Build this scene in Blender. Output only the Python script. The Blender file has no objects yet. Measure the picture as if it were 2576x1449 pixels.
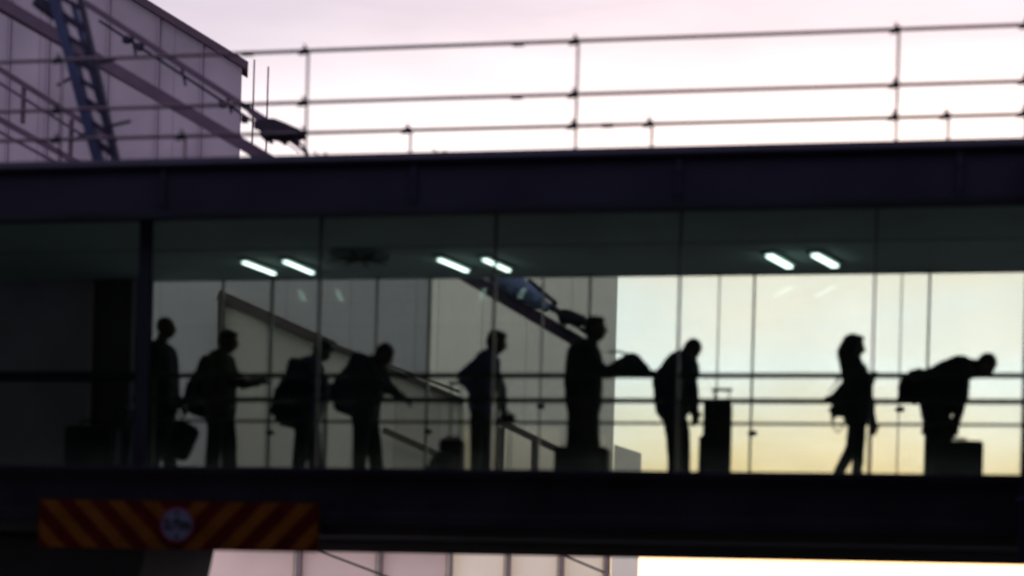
import bpy, bmesh, math, random
from mathutils import Vector, Matrix
random.seed(7)
SC = bpy.context.scene
COL = SC.collection

# ------------------------------------------------------------------ camera
FPX, HOR, ROLL, YAW = 1710.0, 624.3, 0.027, math.radians(10.54)   # focal length and horizon row in 1024-wide pixels
CAM = Vector((0.0, -17.4, 2.05))
FWD = Vector((-math.sin(YAW), math.cos(YAW), 0)); RGT = Vector((math.cos(YAW), math.sin(YAW), 0)); UPW = Vector((0, 0, 1))
CR = math.cos(ROLL)*RGT + math.sin(ROLL)*UPW
CU = -math.sin(ROLL)*RGT + math.cos(ROLL)*UPW
cd = bpy.data.cameras.new("camera"); cam = bpy.data.objects.new("camera", cd); COL.objects.link(cam)
M = Matrix((CR, CU, -FWD)).transposed().to_4x4(); M.translation = CAM
cam.matrix_world = M
cd.sensor_width = 36.0; cd.lens = FPX*36.0/1024.0
cd.shift_y = (HOR-288.0)/1024.0
cd.clip_end = 6000.0
cd.dof.use_dof = True; cd.dof.focus_distance = 400.0; cd.dof.aperture_fstop = 0.85
SC.camera = cam

def ray(px, py):                      # photo coordinates on a 2576-wide scale
    return FWD + CR*((px/2.5156-512.0)/FPX) + CU*((HOR-py/2.5156)/FPX)
def at(px, py, Y):                    # point on the vertical plane y = Y
    d = ray(px, py); return CAM + d*((Y-CAM.y)/d.y)
def atz(px, py, z):                   # point on the horizontal plane z
    d = ray(px, py); return CAM + d*((z-CAM.z)/d.z)

# ------------------------------------------------------------------ sky, sun, exposure
SUN_AZ = ray(2250, 1200); SUN_AZ.z = 0; SUN_AZ.normalize()
SUN_EL = math.radians(3.0)
w = bpy.data.worlds.new("World"); SC.world = w; w.use_nodes = True
nt = w.node_tree; nt.nodes.clear()
def N(t, tree=None, **kw):
    n = (tree or nt).nodes.new(t)
    for k, v in kw.items(): setattr(n, k, v)
    return n
L = nt.links.new
out = N('ShaderNodeOutputWorld'); addn = N('ShaderNodeAddShader'); b1 = N('ShaderNodeBackground'); b2 = N('ShaderNodeBackground')
sky = N('ShaderNodeTexSky', sky_type='NISHITA', sun_disc=False, sun_elevation=SUN_EL, sun_rotation=math.atan2(SUN_AZ.x, SUN_AZ.y))
sky.air_density = 1.0; sky.dust_density = 1.5
L(sky.outputs[0], b1.inputs[0]); b1.inputs[1].default_value = 0.05
tc = N('ShaderNodeTexCoord'); sep = N('ShaderNodeSeparateXYZ'); L(tc.outputs['Generated'], sep.inputs[0])
def ramp(stops):
    r = N('ShaderNodeValToRGB'); e = r.color_ramp.elements
    while len(e) < len(stops): e.new(0.5)
    for el, (p, c) in zip(e, stops):
        el.position = p; el.color = (*[v/3.2 for v in c], 1)
    return r
# bright thin cloud over the sunset: warm at the horizon, cool above it, pinkish higher up
r1 = ramp([(0, (1.12, 1.12, .98)), (.09, (1.40, 1.36, 1.14)), (.15, (2.05, 2.45, 3.05)), (.21, (2.35, 2.2, 2.3)), (.265, (1.35, 1.22, 1.24)), (.34, (.87, .77, .88)), (.6, (1.7, 1.55, 1.75)), (1, (2.3, 2.2, 2.55))])
noi = N('ShaderNodeTexNoise'); noi.inputs['Scale'].default_value = 5.0; noi.inputs['Detail'].default_value = 4
mp = N('ShaderNodeMapping'); mp.inputs['Scale'].default_value = (1, 1, 4.0); L(tc.outputs['Generated'], mp.inputs[0]); L(mp.outputs[0], noi.inputs['Vector'])
wob = N('ShaderNodeMath', operation='MULTIPLY_ADD'); wob.inputs[1].default_value = .11; L(noi.outputs[0], wob.inputs[0])
zz = N('ShaderNodeMath', operation='ADD'); zz.inputs[1].default_value = -.055; L(sep.outputs[2], zz.inputs[0]); L(zz.outputs[0], wob.inputs[2]); L(wob.outputs[0], r1.inputs[0])
dotn = N('ShaderNodeVectorMath', operation='DOT_PRODUCT'); L(tc.outputs['Generated'], dotn.inputs[0]); dotn.inputs[1].default_value = SUN_AZ
half = N('ShaderNodeMath', operation='MULTIPLY_ADD'); half.inputs[1].default_value = .5; half.inputs[2].default_value = .5; L(dotn.outputs['Value'], half.inputs[0])
r2 = ramp([(0, (2.2, 2.2, 2.6)), (.55, (2.1, 2.1, 2.4)), (.90, (1.8, 1.75, 1.9)), (.955, (2.02, 1.98, 2.05)), (.985, (2.6, 2.55, 2.55))])
L(half.outputs[0], r2.inputs[0])
mul = N('ShaderNodeMix', data_type='RGBA', blend_type='MULTIPLY'); mul.inputs[0].default_value = 1
L(r1.outputs[0], mul.inputs[6]); L(r2.outputs[0], mul.inputs[7]); L(mul.outputs[2], b2.inputs[0]); b2.inputs[1].default_value = 4.0
L(b1.outputs[0], addn.inputs[0]); L(b2.outputs[0], addn.inputs[1]); L(addn.outputs[0], out.inputs[0])

sl = bpy.data.lights.new("sun", 'SUN'); sl.energy = 0.3; sl.angle = math.radians(6); sl.color = (1, .82, .62)
so = bpy.data.objects.new("sun", sl); COL.objects.link(so)
so.rotation_euler = (-(SUN_AZ*math.cos(SUN_EL) + Vector((0, 0, math.sin(SUN_EL))))).to_track_quat('-Z', 'Y').to_euler()
SC.view_settings.view_transform = 'Standard'; SC.view_settings.look = 'None'; SC.view_settings.exposure = 0; SC.view_settings.gamma = 1
SC.render.engine = 'CYCLES'
SC.cycles.use_denoising = True; SC.cycles.max_bounces = 8; SC.cycles.transparent_max_bounces = 24
SC.cycles.sample_clamp_indirect = 4.0

# ------------------------------------------------------------------ materials
def mat(name, col, rough=.6, metal=0, scale=6, var=.25, bump=0.0, bscale=60, spec=.3):
    m = bpy.data.materials.new(name); m.use_nodes = True; t = m.node_tree; p = t.nodes['Principled BSDF']
    p.inputs['Roughness'].default_value = rough; p.inputs['Metallic'].default_value = metal
    p.inputs['Specular IOR Level'].default_value = spec
    g = N('ShaderNodeTexCoord', t); n = N('ShaderNodeTexNoise', t); n.inputs['Scale'].default_value = scale; n.inputs['Detail'].default_value = 6
    t.links.new(g.outputs['Object'], n.inputs['Vector'])
    mx = N('ShaderNodeMix', t, data_type='RGBA'); t.links.new(n.outputs[0], mx.inputs[0])
    mx.inputs[6].default_value = (*[c*(1-var) for c in col], 1); mx.inputs[7].default_value = (*[min(1, c*(1+var)) for c in col], 1)
    t.links.new(mx.outputs[2], p.inputs['Base Color'])
    if bump:
        n2 = N('ShaderNodeTexNoise', t); n2.inputs['Scale'].default_value = bscale; t.links.new(g.outputs['Object'], n2.inputs['Vector'])
        b = N('ShaderNodeBump', t); b.inputs['Strength'].default_value = bump; t.links.new(n2.outputs[0], b.inputs['Height']); t.links.new(b.outputs[0], p.inputs['Normal'])
    return m
def glass(name, tint, refl, haze=0, low=0, zs=0):
    m = bpy.data.materials.new(name); m.use_nodes = True; t = m.node_tree; t.nodes.clear()
    o = N('ShaderNodeOutputMaterial', t); mx = N('ShaderNodeMixShader', t); tr = N('ShaderNodeBsdfTransparent', t); gl = N('ShaderNodeBsdfGlossy', t)
    g = N('ShaderNodeTexCoord', t); n = N('ShaderNodeTexNoise', t); n.inputs['Scale'].default_value = .9; t.links.new(g.outputs['Object'], n.inputs['Vector'])
    c = N('ShaderNodeMix', t, data_type='RGBA'); t.links.new(n.outputs[0], c.inputs[0])
    c.inputs[6].default_value = (*[v*.97 for v in tint], 1); c.inputs[7].default_value = (*[min(1, v*1.03) for v in tint], 1)
    t.links.new(c.outputs[2], tr.inputs[0])
    gl.inputs['Roughness'].default_value = .02; gl.inputs['Color'].default_value = (.9, 1, .95, 1)
    mx.inputs[0].default_value = refl
    src = tr
    if haze:       # reflection haze imitated by a translucent film, heavier along the foot of the pane
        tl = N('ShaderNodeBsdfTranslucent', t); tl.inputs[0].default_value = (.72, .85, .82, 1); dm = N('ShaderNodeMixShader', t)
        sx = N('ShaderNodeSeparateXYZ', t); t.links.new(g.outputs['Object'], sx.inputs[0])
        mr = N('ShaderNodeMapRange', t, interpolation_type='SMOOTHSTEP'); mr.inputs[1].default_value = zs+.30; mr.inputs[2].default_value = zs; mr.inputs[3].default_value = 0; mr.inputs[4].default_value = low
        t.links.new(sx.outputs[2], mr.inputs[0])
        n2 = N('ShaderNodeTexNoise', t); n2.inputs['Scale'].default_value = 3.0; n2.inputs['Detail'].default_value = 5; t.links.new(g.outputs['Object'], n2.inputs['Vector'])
        ad = N('ShaderNodeMath', t, operation='ADD'); ad.inputs[1].default_value = haze; t.links.new(mr.outputs[0], ad.inputs[0])
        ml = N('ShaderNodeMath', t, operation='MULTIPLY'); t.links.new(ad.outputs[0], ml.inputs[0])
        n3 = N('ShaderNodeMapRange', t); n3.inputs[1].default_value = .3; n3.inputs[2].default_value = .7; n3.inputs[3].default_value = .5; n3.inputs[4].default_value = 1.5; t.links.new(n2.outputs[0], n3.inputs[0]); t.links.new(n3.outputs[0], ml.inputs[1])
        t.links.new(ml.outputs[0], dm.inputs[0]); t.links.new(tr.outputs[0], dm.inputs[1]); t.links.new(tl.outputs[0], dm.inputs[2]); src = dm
    t.links.new(src.outputs[0], mx.inputs[1]); t.links.new(gl.outputs[0], mx.inputs[2]); t.links.new(mx.outputs[0], o.inputs[0])
    return m
def emit(name, col, s):
    m = bpy.data.materials.new(name); m.use_nodes = True; t = m.node_tree; t.nodes.clear()
    o = N('ShaderNodeOutputMaterial', t); e = N('ShaderNodeEmission', t); e.inputs[0].default_value = (*col, 1); e.inputs[1].default_value = s
    t.links.new(e.outputs[0], o.inputs[0]); return m
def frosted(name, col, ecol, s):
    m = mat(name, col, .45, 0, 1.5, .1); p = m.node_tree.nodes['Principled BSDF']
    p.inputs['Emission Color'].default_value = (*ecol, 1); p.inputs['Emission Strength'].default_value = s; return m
def clad(name, col, pitch, axis='X', depth=.75, var=.12):
    """sheet cladding: vertical joints every pitch metres, with blotchy weathering"""
    m = mat(name, col, .75, 0, .5, var); t = m.node_tree; p = t.nodes['Principled BSDF']
    g = N('ShaderNodeTexCoord', t); s = N('ShaderNodeSeparateXYZ', t); t.links.new(g.outputs['Object'], s.inputs[0])
    d = N('ShaderNodeMath', t, operation='DIVIDE'); d.inputs[1].default_value = pitch; t.links.new(s.outputs[axis], d.inputs[0])
    f = N('ShaderNodeMath', t, operation='FRACT'); t.links.new(d.outputs[0], f.inputs[0])
    l = N('ShaderNodeMath', t, operation='LESS_THAN'); l.inputs[1].default_value = .035; t.links.new(f.outputs[0], l.inputs[0])
    fl = N('ShaderNodeMath', t, operation='FLOOR'); t.links.new(d.outputs[0], fl.inputs[0])
    wn = N('ShaderNodeTexWhiteNoise', t, noise_dimensions='1D'); t.links.new(fl.outputs[0], wn.inputs['W'])
    mr = N('ShaderNodeMapRange', t); mr.inputs[3].default_value = .9; mr.inputs[4].default_value = 1.06; t.links.new(wn.outputs[0], mr.inputs[0])
    src = p.inputs['Base Color'].links[0].from_socket
    m1 = N('ShaderNodeMix', t, data_type='RGBA', blend_type='MULTIPLY'); m1.inputs[0].default_value = 1; t.links.new(src, m1.inputs[6]); t.links.new(mr.outputs[0], m1.inputs[7])
    m2 = N('ShaderNodeMix', t, data_type='RGBA', blend_type='MULTIPLY'); t.links.new(l.outputs[0], m2.inputs[0]); t.links.new(m1.outputs[2], m2.inputs[6]); m2.inputs[7].default_value = (depth, depth, depth, 1)
    t.links.new(m2.outputs[2], p.inputs['Base Color']); return m
MT = {
 'black': mat('black painted steel', (.015, .016, .026), .6, 0, 1.2, .6, spec=.08),
 'fascia': mat('dark blue fascia sheet', (.018, .018, .036), .6, 0, .8, .6, spec=.12),
 'coping': mat('grey violet coping', (.011, .009, .019), .8, 0, 1.5, .45, spec=.05),
 'soffit': mat('brown black soffit', (.03, .024, .022), .7, 0, 1.5, .5),
 'ceiling': mat('green grey ceiling board', (.42, .56, .55), .8, 0, 1.0, .25),
 'joint': mat('dark ceiling joint', (.22, .29, .285), .8),
 'floor': mat('worn grey vinyl floor', (.16, .15, .13), .5, 0, 2, .3),
 'backwall': mat('dark lining board', (.26, .26, .33), .7, 0, 1.3, .35),
 'door': mat('dark green door', (.03, .032, .026), .6),
 'edge': mat('pale door edge', (.32, .28, .26), .5),
 'alu': mat('dark green grey aluminium', (.03, .038, .036), .35, .3, 4, .3),
 'mull': mat('green grey glazing bar', (.026, .036, .034), .5, 0, 4, .3),
 'column': mat('blue painted column', (.020, .021, .034), .8, 0, 2, .3, spec=.03),
 'rail': mat('brushed handrail', (.06, .075, .065), .22, .55, 3, .2, spec=.5),
 'steel': mat('galvanised rail tube', (.085, .062, .078), .7, 0, 5, .3, spec=.05),
 'clamp': mat('dark rail clamp', (.02, .017, .023), .7, spec=.05),
 'beam': mat('dark plum steel', (.05, .034, .05), .8, 0, 3, .35, spec=.04),
 'blue': mat('blue painted steel', (.02, .023, .05), .8, 0, 3, .3, spec=.04),
 'dark': mat('dark weathered steel', (.014, .012, .022), .8, 0, 4, .5, spec=.04),
 'hood': mat('dark lamp hood', (.014, .011, .018), .8, 0, 6, .4, spec=.04),
 'pale': mat('pale panel sheet', (.7, .7, .72), .6),
 'tarp': mat('slate blue cover', (.09, .12, .20), .7, 0, 8, .35, .3, 30),
 'tall': clad('mauve cladding', (.152, .124, .152), 1.9, 'X', .86, .5),
 'tallshade': mat('grey blue louvre sheet', (.125, .10, .128), .8, 0, .5, .3, spec=.05),
 'eaves': mat('dark plum eaves trim', (.045, .03, .042), .8, spec=.05),
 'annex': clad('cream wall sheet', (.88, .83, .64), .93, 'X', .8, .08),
 'annexl': clad('haze toned wall sheet', (.40, .39, .345), 1.4, 'X', .85, .1),  # left part of the wall, haze difference put into its colour
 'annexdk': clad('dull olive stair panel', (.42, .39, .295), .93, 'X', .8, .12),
 'annexwarm': clad('yellowish wall panel', (.90, .83, .62), 2.0, 'X', .85, .06),
 'glowr': frosted('warm glowing panel', (.75, .7, .6), (1, .70, .28), .20),  # faint emission added to brighten the lower wall
 'glowl': frosted('dim pinkish glowing panel', (.76, .60, .50), (1, .52, .36), .04),  # same added glow, pinkish, for the left stretch of wall
 'fin': mat('brown facade post', (.22, .17, .16), .6),
 'stringer': mat('grey brown stair stringer', (.075, .063, .05), .8, 0, 3, .3, spec=.05),
 'pier': mat('blackened concrete', (.02, .02, .022), .85, 0, 2, .5, .3, 20),
 'louvre': mat('grey louvre', (.085, .068, .082), .8, 0, 3, .3, spec=.05),
 'ground': mat('pale concrete apron', (.26, .25, .24), .9, 0, .4, .35, .3, 40),
 'road': mat('road asphalt', (.04, .04, .043), .9, 0, 1, .3, .3, 60),
 'kerb': mat('concrete kerb', (.25, .24, .23), .9, 0, 3, .2),
 'red': mat('dull red board paint', (.062, .005, .004), .7, 0, 5, .6, spec=.05),
 'amber': mat('dull amber board paint', (.14, .047, .006), .7, 0, 5, .6, spec=.05),
 'white': mat('sign white', (.115, .12, .22), .7, 0, 4, .15),
 'signred': mat('sign red', (.16, .02, .05), .5),
 'ink': mat('sign ink', (.012, .012, .03), .6),
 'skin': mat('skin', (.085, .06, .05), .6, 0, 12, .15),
 'hair': mat('dark hair', (.012, .012, .011), .6, 0, 40, .4, .5, 80),
 'hairb': mat('dark brown hair', (.022, .024, .018), .6, 0, 40, .4, .5, 80),
 'shoe': mat('dark shoe leather', (.012, .011, .011), .4),
 'rubber': mat('black rubber', (.012, .012, .012), .7),
 'tubeglow': emit('fluorescent tube', (.80, 1.0, .94), 5.5),
}
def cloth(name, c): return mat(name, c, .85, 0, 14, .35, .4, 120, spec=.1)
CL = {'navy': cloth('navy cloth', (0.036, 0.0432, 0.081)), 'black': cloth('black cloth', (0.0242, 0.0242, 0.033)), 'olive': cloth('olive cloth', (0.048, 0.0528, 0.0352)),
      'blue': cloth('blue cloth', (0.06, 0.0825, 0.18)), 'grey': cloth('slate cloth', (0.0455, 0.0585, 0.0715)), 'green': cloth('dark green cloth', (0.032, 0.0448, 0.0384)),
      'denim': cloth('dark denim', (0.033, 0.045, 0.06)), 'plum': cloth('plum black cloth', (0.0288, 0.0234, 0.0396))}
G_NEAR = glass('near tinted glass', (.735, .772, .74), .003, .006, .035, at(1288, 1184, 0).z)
G_FAR = glass('far tinted glass', (.72, .745, .728), .03)

# ------------------------------------------------------------------ mesh helpers
def box(bm, x0, x1, y0, y1, z0, z1, bev=0):
    r = bmesh.ops.create_cube(bm, size=1, matrix=Matrix.Translation(((x0+x1)/2, (y0+y1)/2, (z0+z1)/2)) @ Matrix.Diagonal((abs(x1-x0), abs(y1-y0), abs(z1-z0), 1)))
    if bev:
        es = list({e for v in r['verts'] for e in v.link_edges})
        bmesh.ops.bevel(bm, geom=es, offset=bev, segments=3, affect='EDGES', profile=.6)
def rbox(bm, mtx, sx, sy, sz, bev, seg=4):
    t = bmesh.new(); bmesh.ops.create_cube(t, size=1, matrix=Matrix.Diagonal((sx, sy, sz, 1)))
    bmesh.ops.bevel(t, geom=list(t.edges), offset=min(bev, .49*min(sx, sy, sz)), segments=seg, affect='EDGES', profile=.5)
    t.transform(mtx); me = bpy.data.meshes.new('tmp'); t.to_mesh(me); t.free(); bm.from_mesh(me); bpy.data.meshes.remove(me)
def frame(d):
    d = d.normalized(); a = Vector((0, 1, 0)) if abs(d.y) < .9 else Vector((1, 0, 0))
    u = d.cross(a).normalized(); return u, d.cross(u).normalized()
def rings(bm, rs, n=12):
    """closed surface through rings (centre, radius, u, v)"""
    prev = None; first = None
    for c, r, u, v in rs:
        ring = [bm.verts.new(c + (u*math.cos(2*math.pi*k/n) + v*math.sin(2*math.pi*k/n))*r) for k in range(n)]
        if prev:
            for k in range(n): bm.faces.new((prev[k], prev[(k+1) % n], ring[(k+1) % n], ring[k]))
        else: first = ring
        prev = ring
    bm.faces.new(list(reversed(first))); bm.faces.new(prev)
def tube(bm, p, q, r, r2=None, n=12):
    p, q = Vector(p), Vector(q); u, v = frame(q-p); rings(bm, [(p, r, u, v), (q, r2 or r, u, v)], n)
def path(bm, pts, r, n=8):
    pts = [Vector(p) for p in pts]; rs = []
    for i, p in enumerate(pts):
        d = pts[min(i+1, len(pts)-1)] - pts[max(i-1, 0)]; u, v = frame(d); rs.append((p, r, u, v))
    rings(bm, rs, n)
def cap(bm, p, q, r, r2=None, n=14):
    p, q = Vector(p), Vector(q); r2 = r if r2 is None else r2
    d = q-p
    if d.length < 1e-5: d = Vector((0, 0, 1e-4))
    u, v = frame(d); d = d.normalized(); rs = []
    for a in (-85, -60, -30, 0): rs.append((p + d*r*math.sin(math.radians(a)), r*math.cos(math.radians(a)), u, v))
    for a in (0, 30, 60, 85): rs.append((q + d*r2*math.sin(math.radians(a)), r2*math.cos(math.radians(a)), u, v))
    rings(bm, rs, n)
def ell(bm, c, ax):                     # ellipsoid with three axis vectors
    m = Matrix(ax).transposed().to_4x4(); m.translation = Vector(c); bmesh.ops.create_icosphere(bm, subdivisions=3, radius=1, matrix=m)
def beam(bm, p, q, wy, h):              # rectangular bar from p to q: wy thick in depth, h across
    p, q = Vector(p), Vector(q); d = (q-p); ln = d.length; d.normalize(); y = Vector((0, 1, 0)); y = (y - d*y.dot(d)).normalized(); z = d.cross(y)
    m = Matrix((d, y, z)).transposed().to_4x4(); m.translation = (p+q)/2
    bmesh.ops.create_cube(bm, size=1, matrix=m @ Matrix.Diagonal((ln, wy, h, 1)))
def prism(bm, pts, y0, y1, skew=0):      # polygon in x,z extruded in depth, its ends slanting sideways by skew
    a = [bm.verts.new((x, y0, z)) for x, z in pts]; b = [bm.verts.new((x+(y1-y0)*skew, y1, z)) for x, z in pts]; n = len(pts)
    bm.faces.new(a); bm.faces.new(list(reversed(b)))
    for k in range(n): bm.faces.new((a[k], b[k], b[(k+1) % n], a[(k+1) % n]))
def obj(name, bm, m, parent=None, smooth=False):
    bmesh.ops.recalc_face_normals(bm, faces=list(bm.faces))
    me = bpy.data.meshes.new(name); bm.to_mesh(me); bm.free(); me.materials.append(m)
    if smooth: me.polygons.foreach_set('use_smooth', [True]*len(me.polygons))
    o = bpy.data.objects.new(name, me); COL.objects.link(o)
    if parent:
        par = parent; T = Vector((0, 0, 0))
        while par: T += par.location; par = par.parent
        me.transform(Matrix.Translation(-T)); o.parent = parent
    return o
def thing(name, label, cat, loc, group=None):
    o = bpy.data.objects.new(name, None); o.empty_display_size = .2; COL.objects.link(o); o.location = loc
    o['label'] = label; o['category'] = cat
    if group: o['group'] = group
    return o
def tag(o, label, cat, group=None):
    o['label'] = label; o['category'] = cat
    if group: o['group'] = group
    return o
def one(fn, *a, **k):
    bm = bmesh.new(); fn(bm, *a, **k); return bm
def skin(name, bm, m, parent, voxel=.009, smooth=4, rough=0.0):
    """melt overlapping closed shapes into one continuous surface"""
    o = obj(name, bm, m, parent)
    r = o.modifiers.new('r', 'REMESH'); r.mode = 'VOXEL'; r.voxel_size = voxel
    s = o.modifiers.new('s', 'SMOOTH'); s.factor = .5; s.iterations = smooth
    if rough:
        t = bpy.data.textures.new('folds', 'CLOUDS'); t.noise_scale = .09
        d = o.modifiers.new('d', 'DISPLACE'); d.texture = t; d.strength = rough; d.texture_coords = 'LOCAL'; d.mid_level = .5
    dg = bpy.context.evaluated_depsgraph_get(); ev = o.evaluated_get(dg)
    me = bpy.data.meshes.new_from_object(ev); old = o.data; o.modifiers.clear(); o.data = me; bpy.data.meshes.remove(old)
    me.polygons.foreach_set('use_smooth', [True]*len(me.polygons))
    if not me.materials: me.materials.append(m)
    return o

# ------------------------------------------------------------------ ground
o = obj('ground', one(box, -1500, 1500, -400, 2600, -.3, 0), MT['ground']); o['kind'] = 'structure'
o = obj('road', one(box, -7.0, 9.0, -120, 160, .004, .012), MT['road']); o['kind'] = 'structure'
bm = bmesh.new(); box(bm, -7.2, -7.0, -120, 160, 0, .13, .02); box(bm, 9.0, 9.2, -120, 160, 0, .13, .02)
o = obj('kerb', bm, MT['kerb']); o['kind'] = 'structure'

# ------------------------------------------------------------------ the footbridge
XL, XR = -22.0, 16.0
W = 3.2
z_top = at(1288, 373, -.15).z; z_cap = at(1288, 402, -.15).z; z_head = at(1288, 537, 0).z
z_sill = at(1288, 1184, 0).z; z_floor = z_sill - .03; z_near = at(1288, 1322, -.15).z; z_bot = at(1288, 1396, W+.2).z
print('levels', z_top, z_cap, z_head, z_sill, z_near, z_bot)
BR = thing('footbridge', 'dark enclosed footbridge with glazed sides spanning the whole picture', 'footbridge', (0, 0, 0))
xw = at(345, 900, W).x                                   # left of this the rear side is solid
bm = bmesh.new(); prism(bm, [(XL, z_cap), (XR, z_cap), (XR, z_top-.02), (XL, z_top-.02)], -.12, W+.1); obj('roof_slab', bm, MT['black'], BR)
# sloped coping: leans back so that it faces the sky
bm = bmesh.new(); P = [(-.19, z_cap+.002), (-.19, z_cap+.03), (-.10, z_top), (.0, z_top), (.0, z_top-.04), (-.1, z_cap)]
a = [bm.verts.new((XL, y, z)) for y, z in P]; b = [bm.verts.new((XR, y, z)) for y, z in P]
bm.faces.new(a); bm.faces.new(list(reversed(b)))
for k in range(len(P)): bm.faces.new((a[k], b[k], b[(k+1) % len(P)], a[(k+1) % len(P)]))
obj('coping', bm, MT['coping'], BR)
bm = bmesh.new(); box(bm, XL, XR, -.15, .06, z_head, z_cap-.002)
for k in range(14):
    x = XL + 2.75*k + 1.1; box(bm, x, x+.05, -.170, -.15, z_head+.06, z_cap-.03); box(bm, x-.01, x+.06, -.176, -.15, z_cap-.16, z_cap-.12); box(bm, x-.01, x+.06, -.176, -.15, z_head+.12, z_head+.16)
obj('fascia', bm, MT['fascia'], BR)
obj('head_trim', one(box, XL, XR, -.175, -.151, z_head-.03, z_head+.05, .006), MT['black'], BR)
bm = bmesh.new(); box(bm, XL, XR, .062, W-.06, z_head+.02, z_head+.10)
ce = obj('ceiling', bm, MT['ceiling'], BR)
yj = atz(1288, 617, z_head+.02).y
obj('ceiling_joint', one(box, XL, XR, yj-.012, yj+.012, z_head+.012, z_head+.019), MT['joint'], ce)
obj('rear_beam', one(box, XL, XR, W-.058, W+.15, z_head+.019, z_cap-.01), MT['ceiling'], BR)
z_rh = z_head+.019
bm = bmesh.new(); box(bm, XL, XR, -.15, .05, z_near, z_sill, .01); obj('spandrel', bm, MT['black'], BR)
bm = bmesh.new(); box(bm, XL, XR, -.19, -.152, z_near-.03, z_near+.10, .008); box(bm, XL, XR, -.185, -.152, z_sill-.07, z_sill-.01, .006); obj('edge_trim', bm, MT['black'], BR)
obj('floor_slab', one(box, XL, XR, .052, W-.06, z_floor-.14, z_floor), MT['floor'], BR)
bm = bmesh.new(); box(bm, XL, XR, -.10, W+.1, z_bot+.02, z_floor-.145)
for y in (.5, 1.3, 2.1, 2.9): box(bm, XL, XR, y, y+.12, z_bot-.02, z_bot+.018)
obj('soffit', bm, MT['soffit'], BR)
obj('rear_sill_beam', one(box, XL, XR, W-.05, W+.2, z_bot, z_floor+.035), MT['black'], BR)
# near glazing
near_px = [-75, 358, 800, 1240, 1706, 2197, 2715]
nx = [at(p, 860, 0).x for p in near_px]
near_x = [nx[0]-3.9, nx[0]-1.95] + nx + [nx[-1]+1.95]
for i, x in enumerate(near_x):
    if near_px[1] == 358 and abs(x-nx[1]) < 1e-6:
        obj('column', one(box, x-.06, x+.06, -.02, .09, z_sill, z_head-.001, .01), MT['column'], BR)
    else:
        obj('mullion', one(box, x-.014, x+.014, -.01, .05, z_sill, z_head-.001, .004), MT['mull'], BR)
for x0, x1 in zip(near_x[:-1], near_x[1:]):
    e0 = .065 if abs(x0-nx[1]) < 1e-6 else .018; e1 = .065 if abs(x1-nx[1]) < 1e-6 else .018
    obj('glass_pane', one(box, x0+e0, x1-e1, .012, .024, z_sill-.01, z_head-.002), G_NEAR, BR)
# rear glazing
thick = [680, 1077, 1480, 1893, 2334, 2790]; thin = [556, 944, 1361, 1805, 2264, 2730]
knob = {1361: 1022, 1893: 1090, 2264: 1030, 680: 1088, 1077: 1085}
xs = [at(p, 900, W).x for p in thick]
bars = sorted([(at(p, 900, W).x, .013, p) for p in thick] + [(at(p, 900, W).x, .007, p) for p in thin])
obj('rear_jamb', one(box, xw, xw+.15, W-.06, W+.12, z_floor+.036, z_rh), MT['column'], BR)
for x, hw, p in bars:
    mu = obj('rear_mullion', one(box, x-hw, x+hw, W-.03, W+.06, z_floor+.036, z_rh-.001, .004), MT['mull'], BR)
    if p in knob:
        c = at(p, knob[p], W-.05); bm = bmesh.new(); ell(bm, c, ((.06, 0, 0), (0, .05, 0), (0, 0, .035))); tube(bm, c, c+Vector((0, .07, 0)), .016); obj('bracket', bm, MT['alu'], mu, True)
edges = [xw+.15] + [b[0] for b in bars] + [XR-.3]
hws = [0] + [b[1] for b in bars] + [0]
for i in range(len(edges)-1):
    if edges[i+1]-edges[i] > .05:
        obj('rear_pane', one(box, edges[i]+hws[i]+.001, edges[i+1]-hws[i+1]-.001, W+.01, W+.022, z_floor+.03, z_rh-.002), G_FAR, BR)
# solid left end with a door
d0, d1 = at(225, 900, W-.06).x, at(330, 900, W-.06).x
bm = bmesh.new(); zd = at(270, 690, W-.06).z
box(bm, XL, d0-.02, W-.06, W+.12, z_floor+.036, z_rh-.001); box(bm, d1, xw-.001, W-.06, W+.12, z_floor+.036, z_rh-.001); box(bm, d0-.019, d1-.001, W-.06, W+.12, zd+.002, z_rh-.001)
obj('back_wall', bm, MT['backwall'], BR)
dr = obj('door', one(box, d0+.03, d1-.03, W-.03, W+.03, z_floor+.04, zd-.01, .005), MT['door'], BR)
obj('door_edge', one(box, d0-.018, d0+.028, W-.085, W-.0, z_floor+.04, zd), MT['edge'], dr)
bm = bmesh.new(); hx = d1-.12; tube(bm, (hx, W-.09, z_floor+1.0), (hx-.12, W-.09, z_floor+1.0), .012); tube(bm, (hx, W-.09, z_floor+1.0), (hx, W-.02, z_floor+1.0), .012); obj('handle', bm, MT['alu'], dr)
# drain pipe at the right
x = at(2577, 1300, -.24).x
bm = bmesh.new(); tube(bm, (x, -.26, z_near-.3), (x, -.26, z_cap), .055); box(bm, x-.07, x+.07, -.33, -.152, z_near+.3, z_near+.34); box(bm, x-.07, x+.07, -.33, -.165, z_head+.3, z_head+.34); obj('drain_pipe', bm, MT['blue'], BR, True)

# interior railing
RY = .30
IR = thing('handrail', 'three-bar dark handrail running along the inside of the footbridge glass', 'railing', (0, RY, z_floor))
xe = at(335, 945, RY).x
for py, hh, r in ((945, .026, 0), (1008, .026, 0), (1064, .015, 0)):
    z = at(1500, py, RY).z
    bm = bmesh.new(); box(bm, xe, XR-.1, RY-.02, RY+.02, z-hh, z+hh, .009); obj('rail', bm, MT['rail'], IR)
z = at(1500, 945, RY).z
obj('crash_rail', one(box, XL+.2, xe-.001, RY-.04, RY+.04, z-.065, z+.045, .01), MT['black'], IR)
for x in near_x[2:]:
    obj('post', one(box, x-.02, x+.02, RY+.022, RY+.06, z_floor, z-.02, .004), MT['mull'], IR)

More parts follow.
